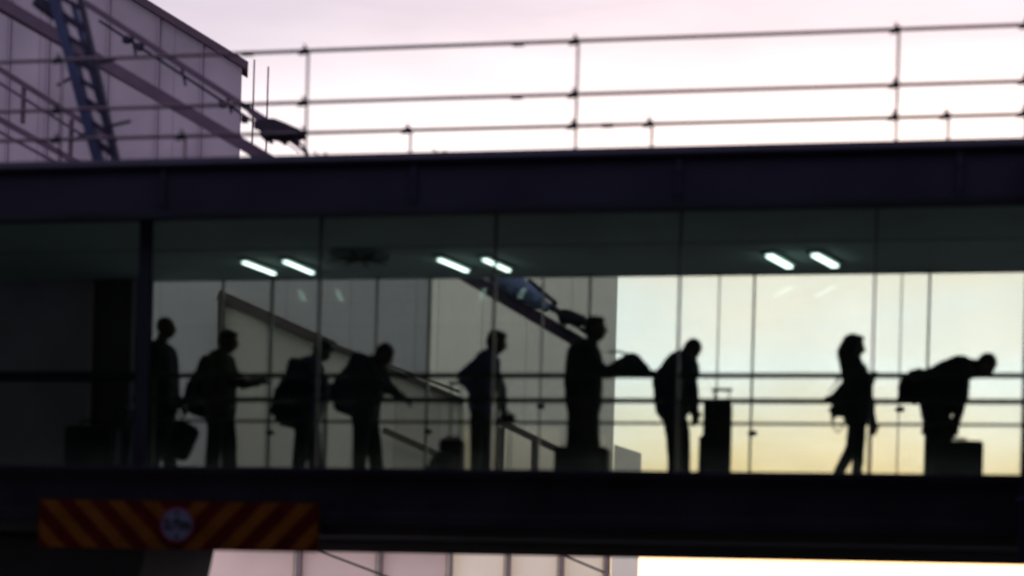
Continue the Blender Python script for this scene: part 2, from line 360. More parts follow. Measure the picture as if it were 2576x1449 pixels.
# roof railing
QY = .35
RR = thing('roof_railing', 'thin three-bar steel railing along the roof edge against the sky', 'railing', (0, QY, z_top))
zs = [at(1288, p, QY).z for p in (110, 243, 321)]
zr = z_top-.03
def rail_z(i, x): return zs[i]
for i, z in enumerate(zs):
    bm = bmesh.new()
    x = XL
    while x < XR:
        x2 = min(XR, x+6.0); s = .012*math.sin(x)
        tube(bm, (x, QY, z+.006*math.sin(x*1.3+i)), (x2, QY, z+.006*math.sin(x2*1.3+i)), .0205); x = x2
    obj('rail', bm, MT['steel'], RR, True)
def clampf(bm, x, z, r=.03):
    box(bm, x-.035, x+.035, QY-r, QY+r, z-r, z+r, .01); tube(bm, (x-.07, QY, z-.012), (x-.035, QY, z-.012), .03); tube(bm, (x+.01, QY, z+.02), (x-.015, QY+.01, z+.075), .013)
for px, short in ((-560, 0), (150, 0), (769, 0), (1449, 0), (2257, 0), (2583, 0), (465, 1), (1033, 1), (1641, 1), (2388, 1)):
    x = at(px, 250, QY).x
    po = obj('post', one(tube, (x, QY+.045, zr), (x, QY+.045, (zs[2] if short else zs[0])+.03), .0145), MT['steel'], RR, True)
    for i, z in enumerate(zs):
        if short and i != 2: continue
        obj('clamp', one(clampf, x-.02, z), MT['clamp'], po)
    bm = bmesh.new(); box(bm, x-.07, x+.07, QY-.03, QY+.11, zr, zr+.02); prism(bm, [(x-.012, zr+.02), (x+.10, zr+.02), (x-.012, zr+.14)], QY+.03, QY+.06); obj('base_plate', bm, MT['clamp'], po)
for px in (620, 1300, 1530):
    for i, z in enumerate(zs):
        if (px == 1530) != (i == 2): continue
        x = at(px, 250, QY).x; obj('sleeve', one(tube, (x-.06, QY, z-.004), (x+.06, QY, z-.004), .028), MT['clamp'], RR, True)

for px, lab, h in ((822, 'small upright lug on the roof edge right of the toothed hood', .07), (1122, 'bent cable bracket lying on the roof edge between two short rail posts', .06)):
    p = at(px, 360, .1); bm = bmesh.new(); box(bm, p.x-.10, p.x+.07, .06, .18, z_top+.001, z_top+.02, .004)
    tube(bm, (p.x, .12, z_top+.015), (p.x-.02, .12, z_top+.015+h), .014); path(bm, [(p.x-.16, .12, z_top+.10), (p.x-.08, .12, z_top+.05), (p.x-.02, .12, z_top+.03), (p.x+.06, .12, z_top+.03)], .008); ell(bm, (p.x+.04, .12, z_top+.03), ((.05, 0, 0), (0, .04, 0), (0, 0, .022)))
    tag(obj('roof_bracket', bm, MT['clamp']), lab, 'bracket')

# ------------------------------------------------------------------ ceiling lights and vent
zc = z_head+.018
lamps = [((614, 650), (690, 679), 15, 'left strip light of the pair in the second glazed bay'), ((717, 648), (786, 677), 15, 'right strip light of the pair in the second glazed bay, just left of a mullion'),
         ((1106, 643), (1175, 672), 16, 'left strip light of the middle ceiling pair, left of the mullion'), ((1219, 643), (1280, 671), 16, 'right strip light of the middle ceiling pair, crossing the mullion'),
         ((1936, 633), (1986, 661), 25, 'left strip light of the broad pair above the woman with long hair'), ((2050, 631), (2101, 659), 25, 'right strip light of the broad pair above the woman with long hair')]
for (a, b, wd, lab) in lamps:
    p, q = atz(*a, zc), atz(*b, zc)
    t = thing('ceiling_light', lab, 'ceiling light', (p+q)/2, 'fluorescent strip lights on the footbridge ceiling')
    d = (q-p).normalized(); s = d.cross(UPW); k = (atz(a[0]+wd, a[1], zc)-p).length*.42
    def slab(e, z0, z1, kk):
        bm = bmesh.new(); A = [p-d*e-s*kk, p-d*e+s*kk, q+d*e+s*kk, q+d*e-s*kk]
        lo = [bm.verts.new((v.x, v.y, z0)) for v in A]; hi = [bm.verts.new((v.x, v.y, z1)) for v in A]
        bm.faces.new(lo); bm.faces.new(hi)
        for i in range(4): bm.faces.new((lo[i], lo[(i+1) % 4], hi[(i+1) % 4], hi[i]))
        return bm
    obj('housing', slab(.05, zc-.03, zc, k+.03), MT['joint'], t)
    bm = bmesh.new()
    for sg in (-.5, .5): cap(bm, p+s*k*sg-UPW*.05, q+s*k*sg-UPW*.05, k*.33)
    obj('tube', bm, MT['tubeglow'], t, True)
c = atz(905, 640, zc)
t = thing('ceiling_vent', 'round dark air vent on the ceiling right of the first pair of lights', 'vent', c)
bm = bmesh.new()
for r in (.34, .25, .16): tube(bm, c-UPW*(.02+.10*(.36-r)), c-UPW*.001, r, r+.03, 28)
obj('cone', bm, MT['joint'], t, True)
bm = bmesh.new()
for a in range(4): beam(bm, c+Vector((math.cos(a*.785)*.36, math.sin(a*.785)*.36, -.06)), c-Vector((math.cos(a*.785)*.36, math.sin(a*.785)*.36, .06)), .02, .02)
obj('spider', bm, MT['clamp'], t)

# ------------------------------------------------------------------ clearance board and sign
BY = -.20
c0, c1 = at(101, 1258, BY), at(801, 1384, BY)
bx0, bx1 = c0.x, c1.x; bz1 = (at(101, 1258, BY).z + at(801, 1264, BY).z)/2; bz0 = (at(101, 1380, BY).z+at(801, 1386, BY).z)/2
t = thing('clearance_board', 'red and amber chevron hazard board hung on the lower edge of the footbridge', 'hazard board', (bx0, BY, bz0))
obj('panel', one(box, bx0, bx1, BY-.02, BY, bz0, bz1), MT['red'], t)
bm = bmesh.new(); bh = bz1-bz0; cx = at(443, 1320, BY).x; sw = .185; pitch = .385
def clip(poly, x0, x1):
    def cut(poly, f):
        o = []
        for i, p in enumerate(poly):
            q = poly[(i+1) % len(poly)]; a, b = f(p), f(q)
            if a >= 0: o.append(p)
            if (a >= 0) != (b >= 0): s = a/(a-b); o.append((p[0]+(q[0]-p[0])*s, p[1]+(q[1]-p[1])*s))
        return o
    poly = cut(poly, lambda p: p[0]-x0)
    return cut(poly, lambda p: x1-p[0]) if poly else poly
for k in range(-2, 8):
    # right half leans up to the right, left half mirrors it
    x = cx + .085 + pitch*k; poly = clip([(x, bz0+.004), (x+sw, bz0+.004), (x+sw+bh*.98, bz1-.004), (x+bh*.98, bz1-.004)], cx+.012, bx1-.01)
    if len(poly) > 2: prism(bm, poly, BY-.024, BY-.0195)
    x = cx - .085 - pitch*k; poly = clip([(x-sw, bz0+.004), (x, bz0+.004), (x-bh*.98, bz1-.004), (x-sw-bh*.98, bz1-.004)], bx0+.01, cx-.012)
    if len(poly) > 2: prism(bm, poly, BY-.024, BY-.0195)
obj('stripes', bm, MT['amber'], t)
for x in (bx0+.25, (bx0+bx1)/2+.3, bx1-.25): obj('bracket', one(box, x-.03, x+.03, BY+.001, BY+.045, bz0+.05, z_near+.25), MT['black'], t)
sc = at(445, 1320, BY-.04); SR = (at(485, 1320, BY).x-at(404, 1320, BY).x)/2
t = thing('height_sign', 'round white 2.8m height limit sign on the chevron board', 'sign', sc)
obj('disc', one(tube, sc+Vector((0, -.0, 0)), sc+Vector((0, .012, 0)), SR*1.06, None, 48), MT['signred'], t)
obj('face', one(tube, sc+Vector((0, -.004, 0)), sc+Vector((0, -.0005, 0)), SR*.92, None, 48), MT['white'], t)
fc = bpy.data.curves.new('lettering', 'FONT'); fc.body = '2.8m'; fc.align_x = 'CENTER'; fc.align_y = 'CENTER'; fc.size = SR*.84; fc.extrude = .001; fc.offset = .007
fo = bpy.data.objects.new('lettering', fc); COL.objects.link(fo)
me = bpy.data.meshes.new_from_object(fo.evaluated_get(bpy.context.evaluated_depsgraph_get())); bpy.data.objects.remove(fo); bpy.data.curves.remove(fc)
me.transform(Matrix.Translation((0, -.007, 0)) @ Matrix.Rotation(math.pi/2, 4, 'X')); me.materials.clear(); me.materials.append(MT['ink'])
fo = bpy.data.objects.new('lettering', me); COL.objects.link(fo); fo.parent = t
a = SR*.17
for k in (-1, 1): obj('arrow', one(prism, [(sc.x-a, sc.z+k*SR*.80), (sc.x+a, sc.z+k*SR*.80), (sc.x, sc.z+k*SR*.52)], sc.y-.008, sc.y-.0045), MT['ink'], t)

# ------------------------------------------------------------------ what stands under and behind the bridge
x0, x1, x1t = at(-200, 1420, .5).x, at(352, 1449, .5).x, at(372, 1395, .5).x
bm = bmesh.new(); prism(bm, [(x0, 0), (x1-.5, 0), (x1, at(352, 1449, .5).z), (x1t, z_bot+.015), (x0, z_bot+.015)], .5, 2.6)
tag(obj('bridge_pier', bm, MT['pier']), 'blackened concrete pier under the left end of the footbridge', 'pier')
p0, p1 = at(366, 1420, 6), at(509, 1420, 6); ph = at(440, 1340, 6).z
t = thing('plant_housing', 'grey louvred housing standing just right of the black pier', 'plant housing', (p0.x, 6, 0))
SK = ray(509, 1420); SK = SK.x/SK.y
obj('casing', one(prism, [(p0.x, 0), (p1.x, 0), (p1.x, ph), (p0.x, ph)], 6.06, 6.7, SK), MT['louvre'], t)
bm = bmesh.new(); z = .1
while z < ph-.06: beam(bm, (p0.x+.02, 6.02, z), (p1.x-.02, 6.02, z), .05, .035); z += .09
obj('louvres', bm, MT['louvre'], t)

AY = 17.0
ar = at(1548, 900, AY).x; al = at(-500, 900, AY).x; az = at(1288, 455, AY).z
t = thing('annex_building', 'long pale panelled building right behind the footbridge windows', 'building', (ar, AY, 0))
SK = ray(1556, 900); SK = SK.x/SK.y
am = at(1079, 900, AY).x; zpl = at(900, 1330, AY).z
obj('wall', one(prism, [(al, 0), (ar, 0), (ar, az), (al, az)], AY, AY+6, SK), MT['annex'], t)
obj('haze_panel', one(box, al, am, AY-.02, AY-.001, zpl, az-.002), MT['annexl'], t)  # left-to-right haze gradient on the wall imitated by a darker panel
obj('roof', one(prism, [(al-.1, az+.001), (ar+.1, az+.001), (ar+.1, az+.15), (al-.1, az+.15)], AY-.1, AY+6.1, SK), MT['fin'], t)
wr = at(1606, 1420, AY-.4).x; wz = at(1580, 1140, AY-.4).z; wzl = at(1545, 1118, AY-.4).z; wl = at(1133, 1420, AY-.4).x
bm = bmesh.new(); xa = at(1540, 1300, AY-.4).x
prism(bm, [(xa, 0), (wr, 0), (wr, wz), (xa, wzl)], AY-.4, AY+5.8, SK+.004)
obj('wing', bm, MT['annexwarm'], t)
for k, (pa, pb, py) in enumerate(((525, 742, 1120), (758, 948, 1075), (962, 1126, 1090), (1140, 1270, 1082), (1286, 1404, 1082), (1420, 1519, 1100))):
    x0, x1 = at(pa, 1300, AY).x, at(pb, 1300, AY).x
    wn = obj('window', one(box, x0, x1, AY-.045, AY-.021, 1.0, at(pa, py, AY).z), MT['glowl' if k < 3 else 'glowr'], t)  # panels with an added glow that lifts the lower wall
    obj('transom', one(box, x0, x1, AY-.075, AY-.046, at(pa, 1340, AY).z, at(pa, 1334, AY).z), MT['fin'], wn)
for px, hw in ((750, .05), (955, .035), (1133, .022), (1278, .04), (1412, .045), (1527, .05)):
    x = at(px, 1420, AY-.2).x; obj('facade_post', one(box, x-hw, x+hw, AY-.2, AY-.031, 0, at(px, 1330, AY-.2).z, .01), MT['fin'], t)
# outside stair on the annex
SY = AY-.5
t = thing('outside_stair', 'enclosed outside stair sloping down to the right across the pale building', 'staircase', (at(555, 1100, SY).x, SY, 0))
P = [at(*q, SY) for q in ((556, 752), (1160, 1012), (1160, 1330), (556, 1330))]
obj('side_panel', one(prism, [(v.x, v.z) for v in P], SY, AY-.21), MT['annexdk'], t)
bm = bmesh.new(); beam(bm, at(550, 742, SY-.05), at(840, 872, SY-.05), .1, .21); beam(bm, at(840, 872, SY-.05), at(1165, 1010, SY-.05), .1, .11); obj('stringer', bm, MT['stringer'], t)
bm = bmesh.new(); beam(bm, at(557, 748, SY-.12), at(552, 1300, SY-.12), .12, .12); obj('newel_post', bm, MT['stringer'], t)
bm = bmesh.new(); beam(bm, at(660, 800, SY-.25), at(1155, 985, SY-.25), .05, .05); obj('handrail', bm, MT['stringer'], t)
for a, b, h in (((965, 1082), (1115, 1150), .13), ((1250, 1058), (1420, 1140), .13)):
    obj('lower_stringer', one(beam, at(*a, SY-.3), at(*b, SY-.3), .1, h), MT['stringer'], t)
for a, b in (((1262, 1075), (1255, 1300)), ((1345, 1110), (1340, 1300))):
    obj('baluster', one(beam, at(*a, SY-.3), at(*b, SY-.3), .08, .12), MT['stringer'], t)
for a, b in (((800, 1385), (985, 1455)), ((1415, 1396), (1520, 1440))):
    obj('sloping_rail', one(beam, at(*a, SY-.3), at(*b, SY-.3), .05, .045), MT['stringer'], t)

TY = 25.0
tr = at(606, 280, TY).x; e0 = at(330, -2, TY); e1 = at(606, 167, TY); sl_ = (e0.z-e1.z)/(e0.x-e1.x)
xl = tr-22; zt = e1.z + sl_*(xl+14-tr)
t = thing('tall_building', 'mauve clad building with a sloping roof edge in the upper left', 'building', (tr, TY, 0))
pts = [(xl, 0), (tr, 0), (tr, e1.z), (xl+14, zt), (xl, zt)]
SK = ray(600, 280); SK = SK.x/SK.y
obj('wall', one(prism, pts, TY, TY+7, SK), MT['tall'], t)
ov = .22
obj('roof_edge', one(prism, [(tr+ov, e1.z-sl_*0+sl_*ov-.02), (tr+ov, e1.z+sl_*ov+.20), (xl+14, zt+.22), (xl+14, zt+.001)], TY-.15, TY+.5, SK), MT['eaves'], t)
for k, (xa_, xb_) in enumerate(((20, 24), (118, 122), (268, 272), (395, 399), (505, 509))):   # cover strips and a rain pipe on the wall
    x = at(xa_, 250, TY).x; hi = e1.z + sl_*(x-tr) - .05
    obj('cover_strip', one(box, x-.05, x+.05, TY-.05, TY-.001, 0, hi), MT['tallshade'], t)
for px, lab in ((640, 'thin bare pole nearer the corner of the mauve building'), (675, 'thin bare pole farther from the corner of the mauve building')):
    a = at(px, 150 + (px-640)*.5, TY+1); bm = bmesh.new(); tube(bm, (a.x, a.y, 0), (a.x, a.y, a.z), .035, .022); box(bm, a.x-.15, a.x+.15, a.y-.15, a.y+.15, 0, .03)
    tag(obj('thin_pole', bm, MT['steel'], None, True), lab, 'pole', 'thin poles beside the mauve building')

# ------------------------------------------------------------------ unseen roof added to keep the sky off the bridge's near side
t = thing('sky_blocker', 'unseen dark roof added over the road to shade the near side of the footbridge', 'sky_blocker', (0, -20, 0))
obj('roof', one(box, -45, 45, -46, -2.3, 9.2, 9.6), MT['pier'], t)
obj('back_wall', one(box, -45, 45, -46.3, -46.001, 0, 9.6), MT['backwall'], t)
bm = bmesh.new()
for y in (-44, -33, -22, -11): box(bm, -44.9, 44.9, y, y+.3, 8.8, 9.199)
obj('roof_beam', bm, MT['black'], t)
for x in (-30, -12, 14, 32):
    for y in (-40, -24, -8): obj('column', one(tube, (x, y, 0), (x, y, 8.79), .28, None, 20), MT['pier'], t)

# ------------------------------------------------------------------ inclined gangway behind the railing
GY = 7.5
t = thing('steel_gangway', 'inclined steel gangway descending from the top left corner behind the railing', 'gangway', at(700, 390, GY))
bm = bmesh.new(); beam(bm, at(-120, -66, GY), at(1475, 872, GY), .18, .17); obj('stringer', bm, MT['beam'], t)
bm = bmesh.new(); beam(bm, at(-100, -30, GY+.15), at(1475, 864, GY+.15), .05, .05); obj('kick_plate', bm, MT['beam'], t)
bm = bmesh.new(); beam(bm, at(215, 8, GY), at(705, 326, GY), .10, .085); obj('top_rail', bm, MT['beam'], t)
bm = bmesh.new(); beam(bm, at(250, 52, GY+.05), at(690, 340, GY+.05), .05, .04); obj('cable_tray', bm, MT['dark'], t)
for px in (330, 455, 570, 640):
    f = (px-215)/490; a = at(px, 8+318*f, GY); b = at(px+12, 8+318*f+40+22*(1-f), GY)
    obj('hanger', one(beam, a, b, .04, .03), MT['dark'], t)
bm = bmesh.new()
for px, py in ((318, 100), (352, 118), (560, 262), (615, 300), (668, 330), (648, 316)):
    c = at(px, py, GY-.05); box(bm, c.x-.05, c.x+.05, c.y-.05, c.y+.05, c.z-.05, c.z+.05, .01)
obj('bolt', bm, MT['dark'], t)
# pale guard panel, blue cover and the thin lower arm seen through the windows
P = [at(*q, GY-.02) for q in ((1190, 680), (1295, 742), (1290, 756), (1180, 694))]
obj('guard_panel', one(prism, [(v.x, v.z) for v in P], GY-.02, GY+.08), MT['pale'], t)
bm = bmesh.new(); cap(bm, at(1235, 690, GY-.1), at(1300, 722, GY-.1), .09, .15); cap(bm, at(1300, 722, GY-.1), at(1355, 758, GY-.1), .17, .12); cap(bm, at(1355, 762, GY-.1), at(1372, 775, GY-.1), .1, .07)
skin('cable_cover', bm, MT['tarp'], t, .03, 4, .05)
bm = bmesh.new(); beam(bm, at(1330, 705, GY-.05), at(1400, 765, GY-.05), .06, .06); path(bm, [at(1370, 770, GY), at(1395, 783, GY), at(1412, 790, GY), at(1430, 790, GY)], .025); beam(bm, at(1360, 752, GY), at(1475, 838, GY), .05, .05); obj('lower_arm', bm, MT['dark'], t)

def hood(px, py, k, lab):
    def a(x, y, dy=0): return at(px+x*k, py+y*k, GY-.25+dy)
    t = thing('floodlight', lab, 'floodlight', a(0, 0), 'hooded floodlights on the gangway')
    P = [a(*q) for q in ((-48, -8), (-40, -18), (-5, -20), (25, -8), (62, 8), (58, 16), (30, 22), (5, 24), (-30, 18), (-46, 8))]
    bm = bmesh.new(); prism(bm, [(v.x, v.z) for v in P], GY-.45, GY-.05); bmesh.ops.bevel(bm, geom=list(bm.edges), offset=.02, segments=2, affect='EDGES')
    obj('hood', bm, MT['hood'], t)
    bm = bmesh.new()
    for i in range(8):
        x = -42+i*11; beam(bm, a(x, 13+.7*i*(i < 5), .05), a(x+7, 25+5*math.sin(i*2.1)+(i > 3)*3, .05), .28, .045*k)
    obj('cooling_fins', bm, MT['hood'], t)
    bm = bmesh.new(); beam(bm, a(-50, -22, .2), a(-75, -45, .2), .06, .07); obj('arm', bm, MT['beam'], t)
    return a, t
a, hd = hood(703, 326, 1.0, 'dark hooded floodlight with toothed underside hanging just above the roof edge')
bm = bmesh.new(); beam(bm, a(20, 22), a(72, 62), .05, .04); beam(bm, a(38, 18), a(70, 55), .05, .03); beam(bm, a(5, 24), a(50, 58), .03, .02); obj('stay_rod', bm, MT['beam'], hd)
hood(1437, 797, .68, 'smaller dark hooded floodlight seen through the window left of the tall coated man')

# second, lower gangway at the left
t = thing('side_gangway', 'pair of sloping double handrails low in the upper left corner', 'gangway', at(100, 300, 9))
for (a, b, h) in (((-60, 137), (290, 358), .09), ((-60, 172), (290, 392), .05), ((-60, 268), (330, 484), .10), ((-60, 300), (330, 512), .05)):
    obj('rail', one(beam, at(*a, 9), at(*b, 9), .08, h), MT['beam'], t)
for px, py in ((60, 220), (180, 300), (-20, 165), (285, 365)):
    obj('post', one(beam, at(px, py, 9), at(px-3, py+90, 9), .06, .06), MT['beam'], t)
# mast on the roof
MY = 2.4
t = thing('lattice_mast', 'leaning blue lattice mast on the roof at the upper left', 'mast', at(290, 395, MY))
A0, A1, B0, B1 = at(130, -30, MY), at(292, 398, MY), at(196, -30, MY), at(332, 398, MY)
A1.z = B1.z = z_top-.03
obj('leg', one(beam, A0, A1, .12, .115), MT['blue'], t); obj('leg', one(beam, B0, B1, .10, .055), MT['dark'], t)
A2 = A0+Vector((.05, .5, 0)); A3 = A1+Vector((.05, .5, 0)); obj('leg', one(beam, A2, A3, .08, .06), MT['blue'], t)
for i in range(11):
    f = i/11+.02; g = f+.075; p, q = A0.lerp(A1, f), B0.lerp(B1, min(g, .99))
    obj('brace', one(beam, p, q, .05, .055+.03*(i % 2)), MT['dark'], t)
    if i % 2: obj('brace', one(beam, q, A2.lerp(A3, min(1, g+.05)), .04, .03), MT['blue'], t)
for f, sx in ((.33, 1), (.60, 1), (.62, -1), (.80, 1), (.38, -1)):
    p = (B0.lerp(B1, f) if sx > 0 else A0.lerp(A1, f)); obj('step_peg', one(beam, p, p+Vector((.26*sx, .05, .07 if sx > 0 else -.10)), .03, .03), MT['dark'], t)
obj('base_plate', one(box, A1.x-.15, B1.x+.15, MY-.15, MY+.75, z_top-.019, z_top+.02), MT['dark'], t)
bm = bmesh.new(); c = at(128, 26, MY+.15); rbox(bm, Matrix.Translation(c) @ Matrix.Rotation(math.radians(34), 4, 'Y'), .42, .24, .17, .03); rbox(bm, Matrix.Translation(c+Vector((.02, -.13, -.01))) @ Matrix.Rotation(math.radians(34), 4, 'Y'), .30, .03, .11, .01)
obj('junction_box', bm, MT['dark'], t)
bm = bmesh.new(); path(bm, [c+Vector(q) for q in ((.2, 0, -.14), (.28, -.05, -.4), (.42, -.03, -.7), (.5, .02, -1.1), (.66, .02, -1.6))], .016); obj('cable', bm, MT['dark'], t, True)

# ------------------------------------------------------------------ people
def lerp(a, b, f): return a + (b-a)*f
def hand(bm, wpos, d, palm, side, grip=.5):
    """palm, four curled fingers of unequal length, and a thumb from the side of the palm"""
    d = d.normalized(); palm = (palm - d*palm.dot(d)).normalized(); s = d.cross(palm).normalized()*side
    c = wpos + d*.045
    for k in (-1.5, -.5, .5, 1.5): cap(bm, wpos+d*.012+s*k*.012, wpos+d*.085+s*k*.019, .015, .0125, 8)
    for k, ln in ((-1.5, .062), (-.5, .078), (.5, .084), (1.5, .074)):
        p = wpos+d*.088+s*k*.0205; dd = d.copy(); a = grip*(.8+.1*k)
        for j, r in enumerate((.0100, .0092, .0082)):
            dd = (dd*math.cos(a) + palm*math.sin(a)).normalized(); q = p+dd*ln*(.42, .33, .25)[j]; cap(bm, p, q, r, r*.94, 8); p = q; palm2 = palm; palm = (palm - dd*palm.dot(dd)).normalized()
        palm = (palm2 - d*palm2.dot(d)).normalized()
    p = wpos+d*.025+s*.026; q = p+d*.035+s*.03+palm*.012; cap(bm, p, q, .0135, .0115, 8); cap(bm, q, q+d*.03+palm*.018+s*.004, .0115, .0095, 8)
def person(label, Y, head, face, neck, sh, spine, legs, arms, top, bottom, hairm='hair', cut='short', coat=None, shw=.175, extra=None, hs=1.13, grips=(.55, .55), lw=1.14):
    Z = lambda p, dy=0: at(p[0], p[1], Y) + Vector((0, dy, 0))
    K = (at(head[0]+1, head[1], Y)-at(head[0], head[1], Y)).length        # metres per photo pixel here
    base = Z((spine[-1][0], 1190)); base.z = z_floor
    t = thing('person', label, 'person', base, 'passengers waiting inside the footbridge')
    body = bmesh.new(); jk = bmesh.new(); tr = bmesh.new(); hr = bmesh.new()
    H = Z(head); fa = math.radians(face); f = Vector((math.cos(fa), 0, -math.sin(fa))); u = Vector((math.sin(fa), 0, math.cos(fa))); s = Vector((0, 1, 0))
    NK = Z(neck)
    def E(bm, a, b, c, rx, ry, rz): ell(bm, H + f*a*hs + s*b*hs + u*c*hs, (f*rx*hs, s*ry*hs, u*rz*hs))
    # head: skull, face, jaw, nose, brow, lips, ears
    E(body, -.012, 0, .028, .094, .074, .088); E(body, .022, 0, -.02, .066, .060, .088); E(body, .040, 0, -.072, .040, .040, .034)
    cap(body, H+f*.082*hs+u*.012*hs, H+f*.106*hs-u*.022*hs, .010*hs, .014*hs, 8); E(body, .078, 0, .026, .016, .045, .012); E(body, .084, 0, -.052, .012, .024, .012)
    for k in (-1, 1):
        E(body, -.012, .076*k, -.008, .018, .010, .032); E(body, .078, .03*k, .006, .012, .014, .009); E(body, .062, .035*k, -.022, .02, .02, .02)
    cap(body, H-f*.022*hs-u*.055*hs, NK, .058*hs, .07*hs)
    # hair
    if cut in ('short', 'long'):
        for a, b, c, rx, ry, rz in ((-.022, 0, .042, .095, .080, .085), (-.055, 0, .0, .060, .074, .075), (.03, 0, .085, .052, .060, .035)): E(hr, a, b, c, rx, ry, rz)
    if cut == 'long':
        S = Z(sh)
        for k in (-1.4, -.5, .5, 1.4):
            p0 = H - f*.075*hs + s*.04*k + u*.05; p1 = H - f*.105*hs + s*.05*k - u*.08; p2 = S + Vector((-.125, .055*k, .05+.02*k)); p3 = S + Vector((-.12, .05*k, -.09-.02*abs(k)))
            cap(hr, p0, p1, .055, .062); cap(hr, p1, p2, .062, .055); cap(hr, p2, p3, .055, .03)
        for k in (-1, 1): cap(hr, H+s*.07*k+u*.06, H+s*.078*k-u*.10-f*.02, .03, .035)
    if cut == 'crop':
        for a, b, c, rx, ry, rz in ((-.022, 0, .036, .089, .077, .083), (-.05, 0, .0, .056, .070, .06)): E(hr, a, b, c, rx, ry, rz)
    # trunk
    SP = [(Z(p), p[2]*K) for p in spine]
    for (p, r), (q, r2) in zip(SP[:-1], SP[1:]):
        for k in (-1, 1):
            cap(jk, p+s*.085*k, q+s*.075*k, r, r2); cap(body, p+s*.07*k, q+s*.06*k, r*.8, r2*.8)
    SH = Z(sh); cap(jk, SH+s*shw, SH-s*shw, .068); cap(body, SH+s*(shw-.01), SH-s*(shw-.01), .052)
    cap(jk, SH, NK, .10, .082); cap(body, SH, NK, .07, .056)
    HP = SP[-1][0]
    # legs: near one first
    for k, (kn, ax) in zip((-1, 1), legs):
        h = HP + s*.085*k; kp = Z(kn) + s*.09*k; an = Z((ax, 1190)) + s*.095*k; an.z = z_floor+.085
        cap(tr, h, kp, .112*lw, .086*lw); cap(tr, kp, an+Vector((0, 0, .03)), .084*lw, .068*lw)
        cap(body, h, kp, .078, .052); cap(body, kp, an, .05, .036)
        sb = bmesh.new(); toe = an + Vector((.155, .01*k, -.052)); heel = an + Vector((-.045, 0, -.045))
        cap(sb, heel, an+Vector((.05, 0, -.04)), .038, .04); cap(sb, an+Vector((.05, 0, -.045)), toe, .040, .032); cap(sb, an+Vector((0, 0, .03)), heel+Vector((.02, 0, .01)), .043, .04)
        cap(body, an, an+Vector((.10, 0, -.055)), .03, .024)
        skin('shoe', sb, MT['shoe'], t, .01, 3)
    cap(tr, HP+s*.07, HP-s*.07, .125)
    # arms: near one first
    for k, (el, wr), gp in zip((-1, 1), arms, grips):
        a = SH + s*shw*k; e = Z(el) + s*(shw+.03)*k; wv = Z(wr) + s*(shw-.02)*k
        if len(el) > 2: e = e + s*el[2]
        if len(wr) > 2: wv = wv + s*wr[2]
        cap(jk, a, e, .074, .062); cap(jk, e, lerp(e, wv, .93), .060, .047)
        cap(body, a, e, .045, .038); cap(body, e, wv, .037, .027)
        hand(body, wv, wv-e, Vector((-.2, -.9*k, -.3)), -k, gp)
    if coat: 
        hem = at(SP[-1][0].x and spine[-1][0], coat, Y).z
        for k in (-1, 1):
            for dx in (-.07, .0, .07): cap(jk, HP+s*.075*k+Vector((dx*.6, 0, 0)), Vector((HP.x+dx, HP.y+.10*k, hem+.07)), .11, .085)
    if extra: extra(jk, tr, Z, K, s)
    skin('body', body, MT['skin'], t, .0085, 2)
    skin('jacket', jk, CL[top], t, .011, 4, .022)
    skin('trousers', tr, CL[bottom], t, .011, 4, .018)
    if len(hr.verts): skin('hair', hr, MT[hairm], t, .010, 3, .012)
    else: hr.free()
    return t
def pack(label, Y, c, w, h, ang, m='black', depth=.30, group='backpacks worn by the passengers'):
    C0 = at(*c, Y); K = (at(c[0]+1, c[1], Y)-at(c[0], c[1], Y)).length; w, h = w*K, h*K
    t = thing('backpack', label, 'backpack', C0, group)
    R = Matrix.Translation(C0) @ Matrix.Rotation(math.radians(ang), 4, 'Y')
    bm = bmesh.new(); rbox(bm, R @ Matrix.Translation((.02, 0, 0)), w*.78, depth, h, .09); ell(bm, R @ Vector((-.02, 0, -.06*h)), (R.to_3x3() @ Vector((w*.48, 0, 0)), Vector((0, depth*.48, 0)), R.to_3x3() @ Vector((0, 0, h*.42))))
    skin('pack_body', bm, CL[m], t, .014, 4, .02)
    bm = bmesh.new(); rbox(bm, R @ Matrix.Translation((-w*.42, 0, -h*.18)), w*.22, depth*.75, h*.42, .04); obj('front_pocket', bm, CL[m], t, True)
    for k in (-1, 1):
        y = depth*.3*k
        bm = bmesh.new(); path(bm, [R @ Vector(p) for p in ((w*.3, y, h*.46), (w*.62, y*1.2, h*.42), (w*.95, y*1.3, h*.2), (w*.8, y*1.3, -h*.12), (w*.36, y, -h*.3))], .019); obj('strap', bm, CL[m], t, True)
    bm = bmesh.new(); path(bm, [R @ Vector(p) for p in ((w*.2, -.04, h*.49), (w*.22, -.03, h*.55), (w*.22, .03, h*.55), (w*.2, .04, h*.49))], .009); obj('grab_handle', bm, CL[m], t, True)
